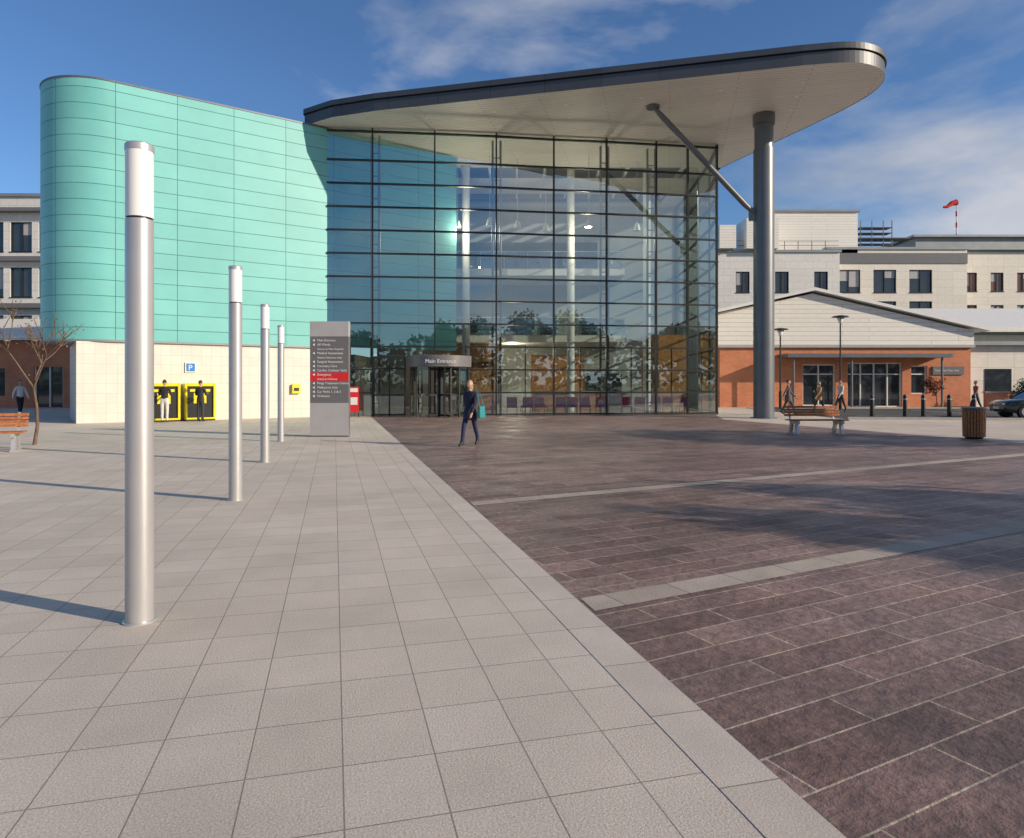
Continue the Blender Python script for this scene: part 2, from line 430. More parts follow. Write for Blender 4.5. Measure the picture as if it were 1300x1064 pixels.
# interior
g=G(); g.add([(-9,33.1,.012),(10.6,35.6,.012),(11.4,48,.012),(-9,48,.012)],[(0,1,2,3)]); g.done("atrium_floor",m_floor,hb)
g=G(); g.box((-9.5,48,0),(11.5,48.3,14)); g.box((-12,40,0),(-9.2,48,3.3)); g.done("back_wall",m_int,hb)
g=G(); g.box((-5,42.6,4.2),(7.2,48,4.65)); g.box((-5,43.6,8.5),(7.2,48,8.95)); g.box((-9,42,4.2),(-5.01,48,4.65))
g.done("gallery_floors",m_intw,hb)
g=G(); g.box((-5,42.55,4.66),(7.2,42.6,5.7)); g.box((-5,43.55,8.96),(7.2,43.6,10)); g.done("gallery_balustrade",m_door,hb)
g=G()
for z,y in((5.72,42.58),(10.02,43.58)): g.tube([(-5,y,z),(7.2,y,z)],.035,8)
for i in range(9):
    g.tube([(-5+i*1.5,42.58,4.6),(-5+i*1.5,42.58,5.7)],.025,6); g.tube([(-5+i*1.5,43.58,8.9),(-5+i*1.5,43.58,10)],.025,6)
g.done("gallery_handrail",m_alu,hb)
g=G(); g.box((-4.4,41,0),(-.9,42.4,3.7)); g.box((-4.6,40.6,2.9),(-.7,41,4.0)); g.box((8.2,42,0),(10.8,43,4.6)); g.box((1.2,43.5,0),(4.6,44,3.4)); g.done("timber_pods",m_wood,hb)
g=G()
for x,y in((-2.6,38.5),(3.4,39.5),(7.9,40),(-5.6,41)): g.tube([(x,y,0),(x,y,14)],.22,24)
g.done("atrium_columns",m_intw,hb,smooth=True,angle=40)
g=G()
for x,z in ((.3,5.0),(2.0,5.0),(-3.5,5.2),(4.9,5.0)): g.box((x,47.9,z),(x+1.1,47.98,z+1.3))
for x,z in ((-4,.2),(-2,.2),(5.2,.1),(6.6,.1)): g.box((x,47.9,z),(x+1.1,47.98,z+2.2))
g.box((-4,47.9,9.3),(6,47.98,11.5))
g.done("interior_openings",m_win,hb)
g=G()
for i,x in enumerate((-4.6,-3.5,-.4,.6,5.2,6.2)): g.box((x,42.5,4.85+.1*(i%2)),(x+.8,42.54,5.6))
g.done("artwork_panels",m_art,hb)
g=G(); gl_=G()
lamps=((-1.2,37),(.3,37.6),(1.9,38.4),(-3,37.4),(4.2,37.3),(7,38.2),(-5,38.5))
for x,y in lamps:
    g.tube([(x,y,14),(x,y,10.6)],.015,6); g.tube([(x,y,10.6),(x,y,10.5),(x,y,10.15)],[.05,.13,.22],14)
    gl_.tube([(x,y,10.16),(x,y,10.2)],.17,14)
g.done("pendant_lights",m_alu,hb); gl_.done("pendant_lamps",m_lit,hb)
for i,(x,y) in enumerate(((-2.5,37.2),(4.2,38.2),(0,44.5))):
    ld=bpy.data.lights.new("atrium_lamp",'POINT'); ld.energy=380 if i<2 else 260; ld.color=(1,.84,.62); ld.shadow_soft_size=.25
    lo_=bpy.data.objects.new("atrium_lamp",ld); scene.collection.objects.link(lo_); lo_.parent=hb; lo_.location=(x,y,9.9 if i<2 else 3.7)
g=G(); g.box((1.2,39.4,0),(5.2,40.2,1.1)); g.box((1.1,39.2,1.1),(5.3,40.3,1.16)); g.done("reception_desk",m_wood,hb)

rd=empty("revolving_door",(-3.5,33.2,0))
g=G(); Rr=1.42
g.tube([(0,0,2.38),(0,0,2.4),(0,0,2.92),(0,0,2.94)],[Rr,Rr+.1,Rr+.1,Rr],48); g.done("drum_header",m_sgrey,rd,smooth=True,angle=30)
g=G()
for i in range(12):
    a=2*math.pi*i/12+.26
    g.beam((Rr*math.cos(a),Rr*math.sin(a),.02),(Rr*math.cos(a),Rr*math.sin(a),2.38),.05,.05,side=(math.cos(a),math.sin(a),0))
for a in (.5,.5+math.pi/2,.5+math.pi,.5-math.pi/2):
    dx,dy=math.cos(a),math.sin(a)
    for r_ in (.12,1.3): g.beam((dx*r_,dy*r_,.03),(dx*r_,dy*r_,2.36),.06,.06,side=(dx,dy,0))
    for z in (.08,1.05,2.3): g.beam((dx*.1,dy*.1,z),(dx*1.3,dy*1.3,z),.05,.09)
g.tube([(0,0,0),(0,0,2.4)],.06,12)
g.done("door_frames",m_dsteel,rd)
g=G()
for i in range(12):
    if i in (8,9,2,3): continue
    a=2*math.pi*i/12+.26; b2=2*math.pi*(i+1)/12+.26
    g.add([(Rr*math.cos(a),Rr*math.sin(a),.02),(Rr*math.cos(b2),Rr*math.sin(b2),.02),(Rr*math.cos(b2),Rr*math.sin(b2),2.38),(Rr*math.cos(a),Rr*math.sin(a),2.38)],[(0,1,2,3)])
g.done("curved_glass",m_door,rd)
text("Main Entrance","door_lettering",rd,(.2,-Rr-.16,2.56),.25,m_polew,align='CENTER')
lb=empty("side_entrance_doors",(-6.7,33.15,0))
g=G()
for x in (0,.75,1.5): g.box((x-.03,-.06,0),(x+.03,.06,2.9))
for z in (.05,1.0,2.3,2.85): g.box((0,-.05,z),(1.5,.05,z+.08))
g.done("door_frame",m_dsteel,lb)
g=G(); g.box((.03,-.01,.1),(1.47,.01,2.85)); g.done("door_panes",m_door,lb)
ps=empty("poster_stand",(-7.45,32.2,0),.1)
g=G(); g.box((-.22,-.02,.25),(.22,.02,1.45)); g.done("poster_board",m_red,ps)
g=G(); g.box((-.18,-.03,1.2),(.18,-.024,1.38)); g.box((-.16,-.03,.6),(.16,-.024,.95)); g.done("poster_print",m_white,ps)
g=G(); g.tube([(-.2,.1,0),(-.2,0,1.45)],.02,8); g.tube([(.2,.1,0),(.2,0,1.45)],.02,8); g.done("poster_legs",m_dsteel,ps)

def chair(x,y,rz):
    e=empty("waiting_chair",(x,y,.012),rz)
    g=G()
    g.box((-.27,-.25,.36),(.27,.25,.46)); g.add([(-.27,.19,.42),(.27,.19,.42),(.27,.25,.42),(-.27,.25,.42),(-.27,.28,.9),(.27,.28,.9),(.27,.34,.9),(-.27,.34,.9)],[(0,3,2,1),(4,5,6,7),(0,1,5,4),(1,2,6,5),(2,3,7,6),(3,0,4,7)])
    g.done("seat_and_back",m_purple,e,bevel=.03)
    g=G()
    for sx_ in(-.25,.25):
        for sy in(-.22,.22): g.tube([(sx_,sy,0),(sx_,sy,.4)],.016,6)
    g.done("legs",m_dsteel,e)
for px_ in (0.0,.75,1.5,2.5,3.1,3.8,4.6,6.0,6.7,7.5,8.2,9.0):
    chair(px_,34.9+1.2*max(0,px_)/9,random.choice([math.pi,math.pi+.2,0,.3,math.pi-.2]))

def onwall(s,off): 
    p=A+u*s+ins+nn*off; return p
def wob(name,s,off=0,z=0):
    p=onwall(s,off); return empty(name,(p.x,p.y,z),math.atan2(u.y,u.x))
for s in (2.45,3.85):
    e=wob("yellow_recycling_cabinet",s,.02)
    g=G(); g.box((-.62,-.55,.06),(.62,-.02,.14)); g.box((-.62,-.55,.14),(-.52,-.02,1.6)); g.box((.52,-.55,.14),(.62,-.02,1.6)); g.box((-.52,-.55,1.48),(.52,-.02,1.6)); g.done("yellow_casing",m_yellow,e,bevel=.02)
    g=G(); g.box((-.52,-.46,.14),(.52,-.04,1.48)); g.box((-.6,-.5,0),(.6,-.05,.06)); g.done("black_door",m_black,e)
    g=G(); g.box((-.25,-.475,.75),(.25,-.463,1.2)); g.box((-.4,-.475,1.25),(.4,-.463,1.36)); g.done("label",m_yellow,e)
e=wob("parking_sign",3.55,.03,2.3)
g=G(); g.box((-.22,-.03,-.22),(.22,.0,.22)); g.done("sign_plate",m_white,e)
g=G(); g.box((-.17,-.04,-.17),(.17,-.033,.17)); g.done("sign_face",m_blue,e)
text("P","sign_letter",e,(-.1,-.043,-.12),.33,m_white)
e=wob("defibrillator_box",8.1,.02,1.35)
g=G(); g.box((-.2,-.15,-.22),(.2,0,.22)); g.done("casing",m_yellow,e,bevel=.02)
g=G(); g.box((-.12,-.16,-.1),(.12,-.153,.05)); g.done("window",m_black,e)

# ------------------------------------------------------------------ plaza objects
for (x,y) in ((-2.51,4.6),(-3.8,9.38),(-5.03,13.9),(-6.4,18.9)):
    e=empty("lighting_bollard_column",(x,y,0))
    g=G(); g.tube([(0,0,0),(0,0,.01)],.105,32); g.tube([(0,0,.01),(0,0,2.70)],.087,40); g.done("aluminium_post",m_alu,e,smooth=True,angle=30)
    g=G(); g.tube([(0,0,2.7),(0,0,2.715)],.08,32); g.done("joint_ring",m_dsteel,e)
    g=G(); g.tube([(0,0,2.715),(0,0,3.16)],.086,40); g.done("lamp_diffuser",m_polew,e,smooth=True,angle=30)
    g=G(); g.tube([(0,0,3.16),(0,0,3.2),(0,0,3.21)],[.09,.09,.08],40); g.done("cap",m_alu,e,smooth=True,angle=30)
e=empty("wayfinding_totem",(-5.46,20.4,0),R(0))
g=G(); g.box((-.58,0,.0),(.58,.2,3.0)); g.done("body",m_sgrey,e,bevel=.01)
g=G(); g.box((-.58,0,3.003),(.58,.2,3.46)); g.done("head_panel",m_slight,e,bevel=.01)
g=G(); g.box((-.575,-.008,1.68),(.575,-.001,1.93)); g.done("red_panel",m_red,e)
g=G(); g.box((-.575,-.006,.05),(.575,-.001,1.02)); g.done("lower_panel",m_slight,e)
lines=["Main Entrance","All Wards","(Access to Main Hospital)","Medical Assessment","(Patient Reference only)","Surgical Assessment","Coronary Care","Cardiac Catheter Suite","Emergency","(Adults & Children)","Kings Treatment Centre","Melbourne Unit","Car Parks 1, 2 & 3","Orthotics"]
z=2.86
for i,t in enumerate(lines):
    text(t,"sign_text",e,(-.36,-.012,z),.095 if t[0]!='(' else .075,m_polew); 
    if t[0]!='(' : 
        g=G(); g.add([(-.50,-.011,z+.03),(-.43,-.011,z-.01),(-.43,-.011,z+.07)],[(0,1,2)]); g.done("arrow",m_polew,e)
    z-=.128
def bench(loc,rz):
    e=empty("park_bench",loc,rz)
    g=G()
    for i in range(6):
        y=-.24+i*.09; g.box((-.92,y,.43),(.92,y+.07,.465))
    for i in range(4):
        z=.56+i*.085; yy=.30+.035*i
        g.box((-.92,yy,z),(.92,yy+.03,z+.068))
    g.done("timber_slats",m_bwood,e,bevel=.006)
    g=G()
    for x in(-.72,.72):
        g.add([(x-.035,-.26,.33),(x+.035,-.26,.33),(x+.035,.30,.33),(x-.035,.30,.33),(x-.035,-.26,.428),(x+.035,-.26,.428),(x+.035,.30,.428),(x-.035,.30,.428)],[(0,3,2,1),(4,5,6,7),(0,1,5,4),(1,2,6,5),(2,3,7,6),(3,0,4,7)])
        g.beam((x,-.2,0.01),(x,-.1,.34),.08,.12,side=(1,0,0)); g.beam((x,.32,0.01),(x,.2,.34),.08,.12,side=(1,0,0))
        g.beam((x,.30,.36),(x,.47,.9),.05,.04,side=(1,0,0))
        g.box((x-.05,-.3,0),(x+.05,.4,.03))
    g.done("steel_frame",m_alu,e)
bench((9.65,21.6,0),R(4)); bench((-12.45,15.9,0),R(25))
e=empty("litter_bin",(13.4,19.8,0))
g=G()
for i in range(24):
    a=2*math.pi*i/24; x,y=.27*math.cos(a),.27*math.sin(a)
    g.beam((x,y,.06),(x*1.06,y*1.06,.84),.022,.058,side=(math.cos(a),math.sin(a),0))
g.done("timber_slats",m_bwood,e)
g=G(); g.tube([(0,0,0),(0,0,.06),(0,0,.84)],[.2,.245,.255],28); g.done("liner",m_black,e)
g=G(); g.tube([(0,0,.84),(0,0,.86),(0,0,.9),(0,0,.92)],[.31,.32,.32,.27],32); g.done("lid",m_steel,e,smooth=True,angle=30)
for x,y in ((17.4,33.0),(19.0,33.0),(20.0,33.2),(21.2,33.1),(22.6,33.4),(24.3,33.2)):
    e=empty("bollard",(x,y,0))
    g=G(); g.tube([(0,0,0),(0,0,.02),(0,0,.021),(0,0,.98),(0,0,1.04),(0,0,1.07)],[.14,.14,.095,.095,.08,.03],20); g.done("post",m_black,e,smooth=True,angle=40)
    g=G(); g.tube([(0,0,.82),(0,0,.88)],.098,20); g.done("reflective_band",m_slight,e,smooth=True,angle=40)
for x,y,h in ((20.2,42.0,5.8),(16.9,43.0,5.1)):
    e=empty("street_lamp",(x,y,0))
    g=G(); g.tube([(0,0,0),(0,0,1.1),(0,0,1.12),(0,0,h-.5)],[.09,.09,.055,.045],16)
    g.tube([(0,0,h-.12),(0,0,h-.05),(0,0,h)],[.5,.42,.1],24)
    for i in range(3):
        a=i*2.1; g.tube([(.04*math.cos(a),.04*math.sin(a),h-.5),(.25*math.cos(a),.25*math.sin(a),h-.12)],.014,6)
    g.done("post_and_hood",m_dsteel,e,smooth=True,angle=30)
    g=G(); g.tube([(0,0,h-.5),(0,0,h-.4),(0,0,h-.13)],[.07,.12,.2],16); g.done("lantern",m_polew,e,smooth=True)

# ------------------------------------------------------------------ background buildings
def wallgrid(g,x0,x1,z0,z1,y,th,ops):
    xs=sorted(set([x0,x1]+[o[0] for o in ops]+[o[1] for o in ops])); zs_=sorted(set([z0,z1]+[o[2] for o in ops]+[o[3] for o in ops]))
    for zi in range(len(zs_)-1):
        za,zb=zs_[zi],zs_[zi+1]; zm=(za+zb)/2; st=None
        for xi in range(len(xs)-1):
            xm=(xs[xi]+xs[xi+1])/2
            hole=any(o[0]<xm<o[1] and o[2]<zm<o[3] for o in ops)
            if not hole and st is None: st=xs[xi]
            if hole and st is not None: g.box((st,y,za),(xs[xi],y+th,zb)); st=None
        if st is not None: g.box((st,y,za),(x1,y+th,zb))
def block(e,tag,x0,x1,y,z1,dep,mat,rows,winw,pitch,mwin,frame=m_dsteel,z0=0,start=.8):
    ops=[]
    for (a,b_) in rows:
        x=x0+start
        while x+winw<x1-.3: ops.append((x,x+winw,a,b_)); x+=pitch
    g=G(); wallgrid(g,x0,x1,z0,z1,y,.3,ops)
    g.box((x0,y+.3,z0),(x0+.3,y+dep,z1)); g.box((x1-.3,y+.3,z0),(x1,y+dep,z1)); g.box((x0+.3,y+dep-.3,z0),(x1-.3,y+dep,z1)); g.box((x0+.3,y+.3,z1-.3),(x1-.3,y+dep-.3,z1-.01))
    g.done(tag+"_walls",mat,e)
    g=G(); g.box((x0+.3,y+.2,z0+.1),(x1-.3,y+.22,z1-.3)); g.done(tag+"_glazing",mwin,e)
    g=G()
    for o in ops:
        w_=.07
        g.box((o[0],y+.08,o[2]),(o[0]+w_,y+.18,o[3])); g.box((o[1]-w_,y+.08,o[2]),(o[1],y+.18,o[3]))
        g.box((o[0]+w_,y+.08,o[2]),(o[1]-w_,y+.18,o[2]+w_)); g.box((o[0]+w_,y+.08,o[3]-w_),(o[1]-w_,y+.18,o[3]))
        xm=o[0]+(o[1]-o[0])*.5; g.box((xm-.03,y+.09,o[2]+w_),(xm+.03,y+.17,o[3]-w_))
        g.box((o[0]-.05,y-.06,o[2]-.08),(o[1]+.05,y+.06,o[2]-.002))
    g.done(tag+"_window_frames",frame,e)
    g=G()
    for o in ops:
        for k in (0,1):
            if random.random()<.45:
                xa=o[0]+.08+k*(o[1]-o[0])/2; xb=xa+(o[1]-o[0])/2-.14; hh=(o[3]-o[2])*random.uniform(.25,.8)
                g.box((xa,y+.186,o[3]-hh),(xb,y+.197,o[3]-.07))
    g.done(tag+"_blinds",m_slight,e)
    g=G(); g.box((x0-.15,y-.18,z1+.003),(x1+.15,y+dep+.1,z1+.28)); g.done(tag+"_coping",m_zinc,e)

e=empty("hospital_ward_block")
rowsA=[(1,3),(4.6,6.6),(8.0,10.0),(11.6,13.9)]
block(e,"west",14,36,75,16.0,14,m_lgrey,rowsA,1.5,4.3,m_win,start=2.0)
block(e,"middle",36,52,78,16.9,12,m_cream,[(1,3),(4.6,6.6),(9.2,11.0),(12.0,14.6)],2.6,4.1,m_win,start=1.2)
block(e,"east",52,90,80,17.0,12,m_cream,[(1,3),(4.6,6.6),(9.0,10.8),(12.4,14.6)],1.5,3.1,m_winr,start=1.0)
g=G(); g.box((29,78,16.3),(39.5,88,21.2)); g.done("plant_room",m_clad,e)
g=G(); g.box((28.8,77.8,21.2),(39.7,88.2,21.45)); g.box((47,79.5,17.2),(66,90,18.6)); g.box((46.5,79,18.6),(66.5,90.5,18.85)); g.done("plant_room_roofs",m_zinc,e)
g=G(); g.box((36.02,77.9,15.3),(52,77.99,16.5)); g.done("dark_spandrel",m_sgrey,e)
g=G()
for i in range(5):
    z=17+i*.62; g.box((39.8,78.2,z),(43.6,79.6,z+.05))
for x in (39.9,41.2,42.5,43.5): g.box((x,78.2,16.9),(x+.08,78.28,20.3))
g.box((39.8,78,18.2),(45.5,80,18.3))
g.done("access_gantry",m_steel,e)
g=G(); g.box((22.5,74.0,16.3),(24.3,77,18.8)); g.box((25.5,74.2,16.3),(29,78,19.6)); g.done("lift_overrun",m_clad,e)
g=G()
for i in range(14): g.box((15+i*1.5,75.2,16.3),(15.06+i*1.5,75.26,17.3))
for z in(16.8,17.28): g.box((15,75.2,z),(36,75.25,z+.05))
g.done("roof_railing",m_steel,e)

e=empty("windsock",(54.7,84,0))
g=G(); g.tube([(0,0,17),(0,0,24.2)],[.09,.05],8); g.done("mast",m_white,e)
g=G()
for i in range(3): g.tube([(0,0,19.4+i*1.4),(0,0,20.0+i*1.4)],.11,8)
g.done("mast_bands",m_red,e)
g=G(); g.tube([(0,0,23.9),(-.6,0,23.75),(-1.2,0,23.35),(-1.6,0,23.3)],[.38,.30,.2,.13],12,cap=False); g.done("sock",m_orange,e)

e=empty("brick_outpatient_building")
x0,x1,yb=14.0,30.9,46
ops=[(19.6,21.8,.1,2.9),(22.6,26.3,.02,3.0),(26.9,28.0,.9,2.8)]
g=G(); wallgrid(g,x0,x1,0,4.2,yb,.35,ops); g.box((x0,yb+.35,0),(x0+.35,60,4.2)); g.box((x1-.35,yb+.35,0),(x1,60,4.2)); g.box((x0+.35,59.6,0),(x1-.35,60,4.2)); g.done("brick_walls",m_brick,e)
g=G(); g.box((x0+.4,yb+.26,.05),(x1-.4,yb+.28,4.1)); g.done("glazing",m_win,e)
g=G()
for o in ops:
    nx=max(1,round((o[1]-o[0])/.95))
    for i in range(nx+1):
        x=o[0]+(o[1]-o[0]-.07)*i/nx; g.box((x,yb+.12,o[2]),(x+.07,yb+.24,o[3]))
    for z in (o[2],2.2,o[3]-.07): g.box((o[0]+.07,yb+.13,z),(o[1]-.07,yb+.235,z+.07))
g.done("window_frames",m_white,e)
prof=[(x0-.15,4.203),(x1+.15,4.203),(x1+.15,5.15),(20.2,7.65),(x0-.15,6.35)]
g=G(); k=len(prof)
vs=[(x,yb-.12,z) for x,z in prof]+[(x,60,z) for x,z in prof]
g.add(vs,[tuple(range(k)),tuple(reversed(range(k,2*k)))]+[((i+1)%k,i,i+k,(i+1)%k+k) for i in range(k)]); g.done("clad_gable",m_clad,e)
g=G()
for a,b_ in (((x0-.9,6.2),(20.2,7.8)),((20.2,7.8),(x1+1.0,5.08))):
    vs=[]
    for (x,z) in (a,b_):
        for y in (yb-.55,60.5):
            vs+=[(x,y,z+.02),(x,y,z+.22)]
    g.add(vs,[(0,4,5,1),(2,3,7,6),(1,5,7,3),(0,2,6,4),(0,1,3,2),(4,6,7,5)])
g.done("roof_planes",m_white,e)
g=G(); g.box((x0-.2,yb-.2,4.02),(x1+.2,yb-.003,4.2)); g.done("eaves_band",m_slight,e)
g=G(); g.box((17.9,44.3,3.3),(28.6,45.98,3.55)); g.done("porch_canopy",m_steel,e)
g=G()
for x in(18.4,22.2,28.1): g.tube([(x,44.6,0),(x,44.6,3.3)],.07,12)
g.done("porch_posts",m_steel,e)
g=G(); g.box((28.3,45.9,2.2),(30.4,45.99,2.75)); g.done("name_board",m_sgrey,e)
text("Combined Day Unit","name_lettering",e,(28.4,45.88,2.42),.2,m_polew)
g=G(); g.box((30.9,46.5,0),(38.5,54,4.2)); g.done("side_wing_walls",m_cream,e)
g=G(); g.box((30.8,46.0,4.2),(39,55,4.45)); g.done("side_wing_roof",m_zinc,e)
g=G(); g.box((32.2,46.46,.9),(34.0,46.495,2.6)); g.box((35.4,46.46,.9),(37.2,46.495,2.6)); g.done("side_wing_windows",m_win,e)

e=empty("low_clinic_building")
block(e,"clinic",38,64,62,6.0,12,m_cream,[(1.0,2.6),(3.8,5.2)],1.6,3.4,m_win,start=1)
g=G(); vs=[(35,60.5,6.3),(66,60.5,6.3),(66,70,9.0),(35,70,9.0),(35,60.5,6.6),(66,60.5,6.6),(66,70,9.3),(35,70,9.3)]
g.add(vs,[(0,3,2,1),(4,5,6,7),(0,1,5,4),(1,2,6,5),(2,3,7,6),(3,0,4,7)]); g.done("pitched_roof",m_white,e)
e=empty("brick_boundary_wall")
g=G(); g.box((31,44.6,0),(60,44.9,1.0)); g.done("wall",m_brick,e); g=G(); g.box((30.95,44.55,1.0),(60.05,44.95,1.08)); g.done("wall_coping",m_kerb,e)

e=empty("left_ward_block")
block(e,"ward",-62,-24,60,18.0,14,m_lgrey,[(2,3.6),(5.4,7.6),(9.2,11.8),(13.2,15.8)],1.9,2.5,m_win,start=.4)
g=G(); g.box((-62,59.4,12.3),(-24,59.95,12.7)); g.box((-62,59.4,8.2),(-24,59.95,8.6)); g.box((-62,59.2,16.6),(-24,59.95,16.9)); g.done("balcony_bands",m_sgrey,e)
e=empty("left_brick_building")
ops=[(-31.5,-29.6,.05,2.7),(-35.5,-33.4,.8,2.6)]
g=G(); wallgrid(g,-50,-20,0,4.4,45,.3,ops); g.done("brick_walls",m_brick,e)
g=G(); g.box((-50,45.2,.02),(-20,45.22,4.2)); g.done("glazing",m_win,e)
g=G()
for o in ops:
    for x in (o[0],(o[0]+o[1])/2,o[1]-.07): g.box((x,45.08,o[2]),(x+.07,45.18,o[3]))
g.done("window_frames",m_white,e)
g=G(); vs=[(-51,44.2,4.42),(-20,44.2,4.42),(-20,56,6.6),(-51,56,6.6),(-51,44.2,4.7),(-20,44.2,4.7),(-20,56,6.9),(-51,56,6.9)]
g.add(vs,[(0,3,2,1),(4,5,6,7),(0,1,5,4),(1,2,6,5),(2,3,7,6),(3,0,4,7)]); g.done("roof",m_clad,e)

# ------------------------------------------------------------------ trees
def leafmat(name,c):
    m,n,b=nt(name)
    oi=N(n,"ShaderNodeTexCoord"); no=N(n,"ShaderNodeTexNoise",Scale=1.3,Detail=4.0); L(n,oi.outputs["Object"],no.inputs["Vector"])
    r=ramp(n,no.outputs["Fac"],[(.3,tuple(k*.55 for k in c)),(.7,tuple(k*1.4 for k in c))]); L(n,r.outputs[0],b.inputs["Base Color"]); b.inputs["Roughness"].default_value=.7
    return m
m_leafb=leafmat("spring_twigs_leaves",(.14,.095,.05)); m_leafg=leafmat("green_leaves",(.06,.10,.03)); m_leafr=leafmat("red_leaves",(.16,.035,.02))
def tree(name,loc,h,cr,leaf,nl=2500,ls=.12,depth=4,trunk=.3,fork=.3,tr=None):
    e=empty(name,loc)
    g=G(); tips=[]
    r0=tr or h*.016
    def br(p,d,l,r,k):
        pts=[p]; rd=[r]; q=p; dd=d
        for i in range(3):
            dd=(dd+Vector((random.uniform(-.16,.16),random.uniform(-.16,.16),random.uniform(-.04,.14)))).normalized()
            q=q+dd*l/3; pts.append(q); rd.append(r*(1-.15*(i+1)))
            if k<=2: tips.append(q)
        g.tube(pts,rd,5 if k<3 else 8,cap=False)
        if k==0: return
        nb=random.choice([3,4]) if k>1 else 4
        for i in range(nb):
            a=2*math.pi*i/nb+random.uniform(-.6,.6); sp=random.uniform(.45,.95)
            nd=(dd*1.0+Vector((math.cos(a)*sp,math.sin(a)*sp,random.uniform(-.1,.35)))).normalized()
            br(pts[random.choice([2,3,3])],nd,l*random.uniform(.6,.78),r*(.52 if not tr else .62),k-1)
    br(Vector((0,0,0)),Vector((0,0,1)),h*fork,r0,depth)
    g.done("trunk_and_limbs",m_bark,e,smooth=True)
    if nl:
        g=G()
        for i in range(nl):
            c=random.choice(tips)+Vector((random.gauss(0,1),random.gauss(0,1),random.gauss(0,.8)))*cr*.09
            a=Vector((random.gauss(0,1),random.gauss(0,1),random.gauss(0,1))).normalized(); b2=a.orthogonal().normalized()
            s_=ls*random.uniform(.5,1.3)
            g.add([c-a*s_,c-b2*s_*.6,c+a*s_,c+b2*s_*.6],[(0,1,2,3)])
        g.done("foliage",leaf,e)
    return e
tree("young_bare_tree",(-12.45,17.8,0),4.2,1.0,m_leafb,nl=160,ls=.03,depth=3,fork=.36,tr=.048)
tree("red_shrub_tree",(27.6,44.3,0),2.6,1.2,m_leafr,nl=900,ls=.07,depth=3,tr=.05)
tree("green_shrub_tree",(33.4,44.0,0),2.6,1.5,m_leafg,nl=1100,ls=.08,depth=3,tr=.06)
for i in range(10):
    x=-60+i*12.5+random.uniform(-3,3); y=-44+random.uniform(-6,4)
    tree("plaza_tree",(x,y,0),random.uniform(14,19),6,m_leafb,nl=2000,ls=.36,depth=4,fork=.27)
g=G()
for i in range(12000):
    t=random.random(); 
    x=-170+340*t; y=-85+12*math.sin(t*9)+random.gauss(0,3)
    top=12+4*mnoise.noise(Vector((x*.06,0,0)))+3*mnoise.noise(Vector((x*.25,3,0)))
    c=Vector((x,y,random.random()**.8*top)); a=Vector((random.gauss(0,1),random.gauss(0,1),random.gauss(0,1))).normalized(); b2=a.orthogonal().normalized(); s_=random.uniform(.4,1.1)
    g.add([c-a*s_,c-b2*s_*.7,c+a*s_,c+b2*s_*.7],[(0,1,2,3)])
g.done("distant_trees",m_leafb)
tree("plaza_tree",(18.0,3.0,0),7.5,3,m_leafb,nl=3600,ls=.16,depth=4)
tree("plaza_tree",(21.5,14.0,0),9,3.5,m_leafb,nl=3800,ls=.19,depth=4)

# ------------------------------------------------------------------ car
def car(loc,rz,col):
    e=empty("parked_car",loc,rz)
    mb=M("car_paint",col,.25,metal=.3,var=.04,coat=1.0)
    W=.86
    st=[(-2.1,.42,.62,.62),(-2.0,.30,.74,.74),(-1.7,.24,.82,.82),(-1.0,.2,.92,W),(-.3,.2,.95,W),(.8,.2,.97,W),(1.6,.22,.98,.84),(1.95,.28,.95,.78),(2.08,.4,.85,.70)]
    g=G(); ring=[]
    for x,zb,zt,hw in st:
        zm=zb+(zt-zb)*.55
        ring.append([(x,-hw*.93,zb),(x,-hw,zm),(x,-hw*.95,zt-.04),(x,-hw*.86,zt),(x,hw*.86,zt),(x,hw*.95,zt-.04),(x,hw,zm),(x,hw*.93,zb)])
    vs=[v for r_ in ring for v in r_]; k=8; fs=[]
    for i in range(len(ring)-1):
        for j in range(k): fs.append((i*k+j,i*k+(j+1)%k,(i+1)*k+(j+1)%k,(i+1)*k+j))
    fs.append(tuple(range(k))); fs.append(tuple(reversed(range((len(ring)-1)*k,len(ring)*k))))
    g.add(vs,fs); g.done("body",mb,e,smooth=True,angle=40)
    lo=[(-1.1,-.78,.91),(1.85,-.76,.96),(1.85,.76,.96),(-1.1,.78,.91)]; hi=[(-.3,-.60,1.40),(1.1,-.60,1.43),(1.1,.60,1.43),(-.3,.60,1.40)]
    g=G(); g.add(lo+hi,[(0,1,5,4),(1,2,6,5),(2,3,7,6),(3,0,4,7)]); g.done("windows",m_win,e)
    g=G(); g.prism([(-.34,-.62),(1.14,-.62),(1.14,.62),(-.34,.62)],1.40,1.47)
    for a,b_ in zip(lo,hi): g.beam(a,(b_[0],b_[1],1.43),.06,.06)
    for s_ in(-1,1): g.beam((.35,s_*.775,.93),(.32,s_*.605,1.42),.07,.03); g.box((-.95,s_*.9-.09,.93),(-.78,s_*.9+.09,1.05))
    g.done("roof_and_pillars",mb,e,bevel=.015)
    g=G(); g2=G()
    for x in(-1.3,1.3):
        for s_ in(-1,1):
            g.tube([(x,s_*.66,.31),(x,s_*.885,.31)],.31,24); g2.tube([(x,s_*.88,.31),(x,s_*.893,.31)],.2,16)
    g.done("tyres",m_black,e); g2.done("wheel_rims",m_alu,e)
    g=G(); g.box((-2.09,-.62,.56),(-1.98,-.40,.70)); g.box((-2.09,.40,.56),(-1.98,.62,.70)); g.done("headlamps",m_polew,e,bevel=.02)
    g=G(); g.box((-2.115,-.26,.42),(-2.10,.26,.53)); g.done("number_plate",m_white,e)
car((24.7,31.6,.006),R(-8),(.02,.035,.03))
car((41,38.7,.006),R(84),(.3,.3,.32))
car((35.5,38.9,.006),R(88),(.25,.02,.02))

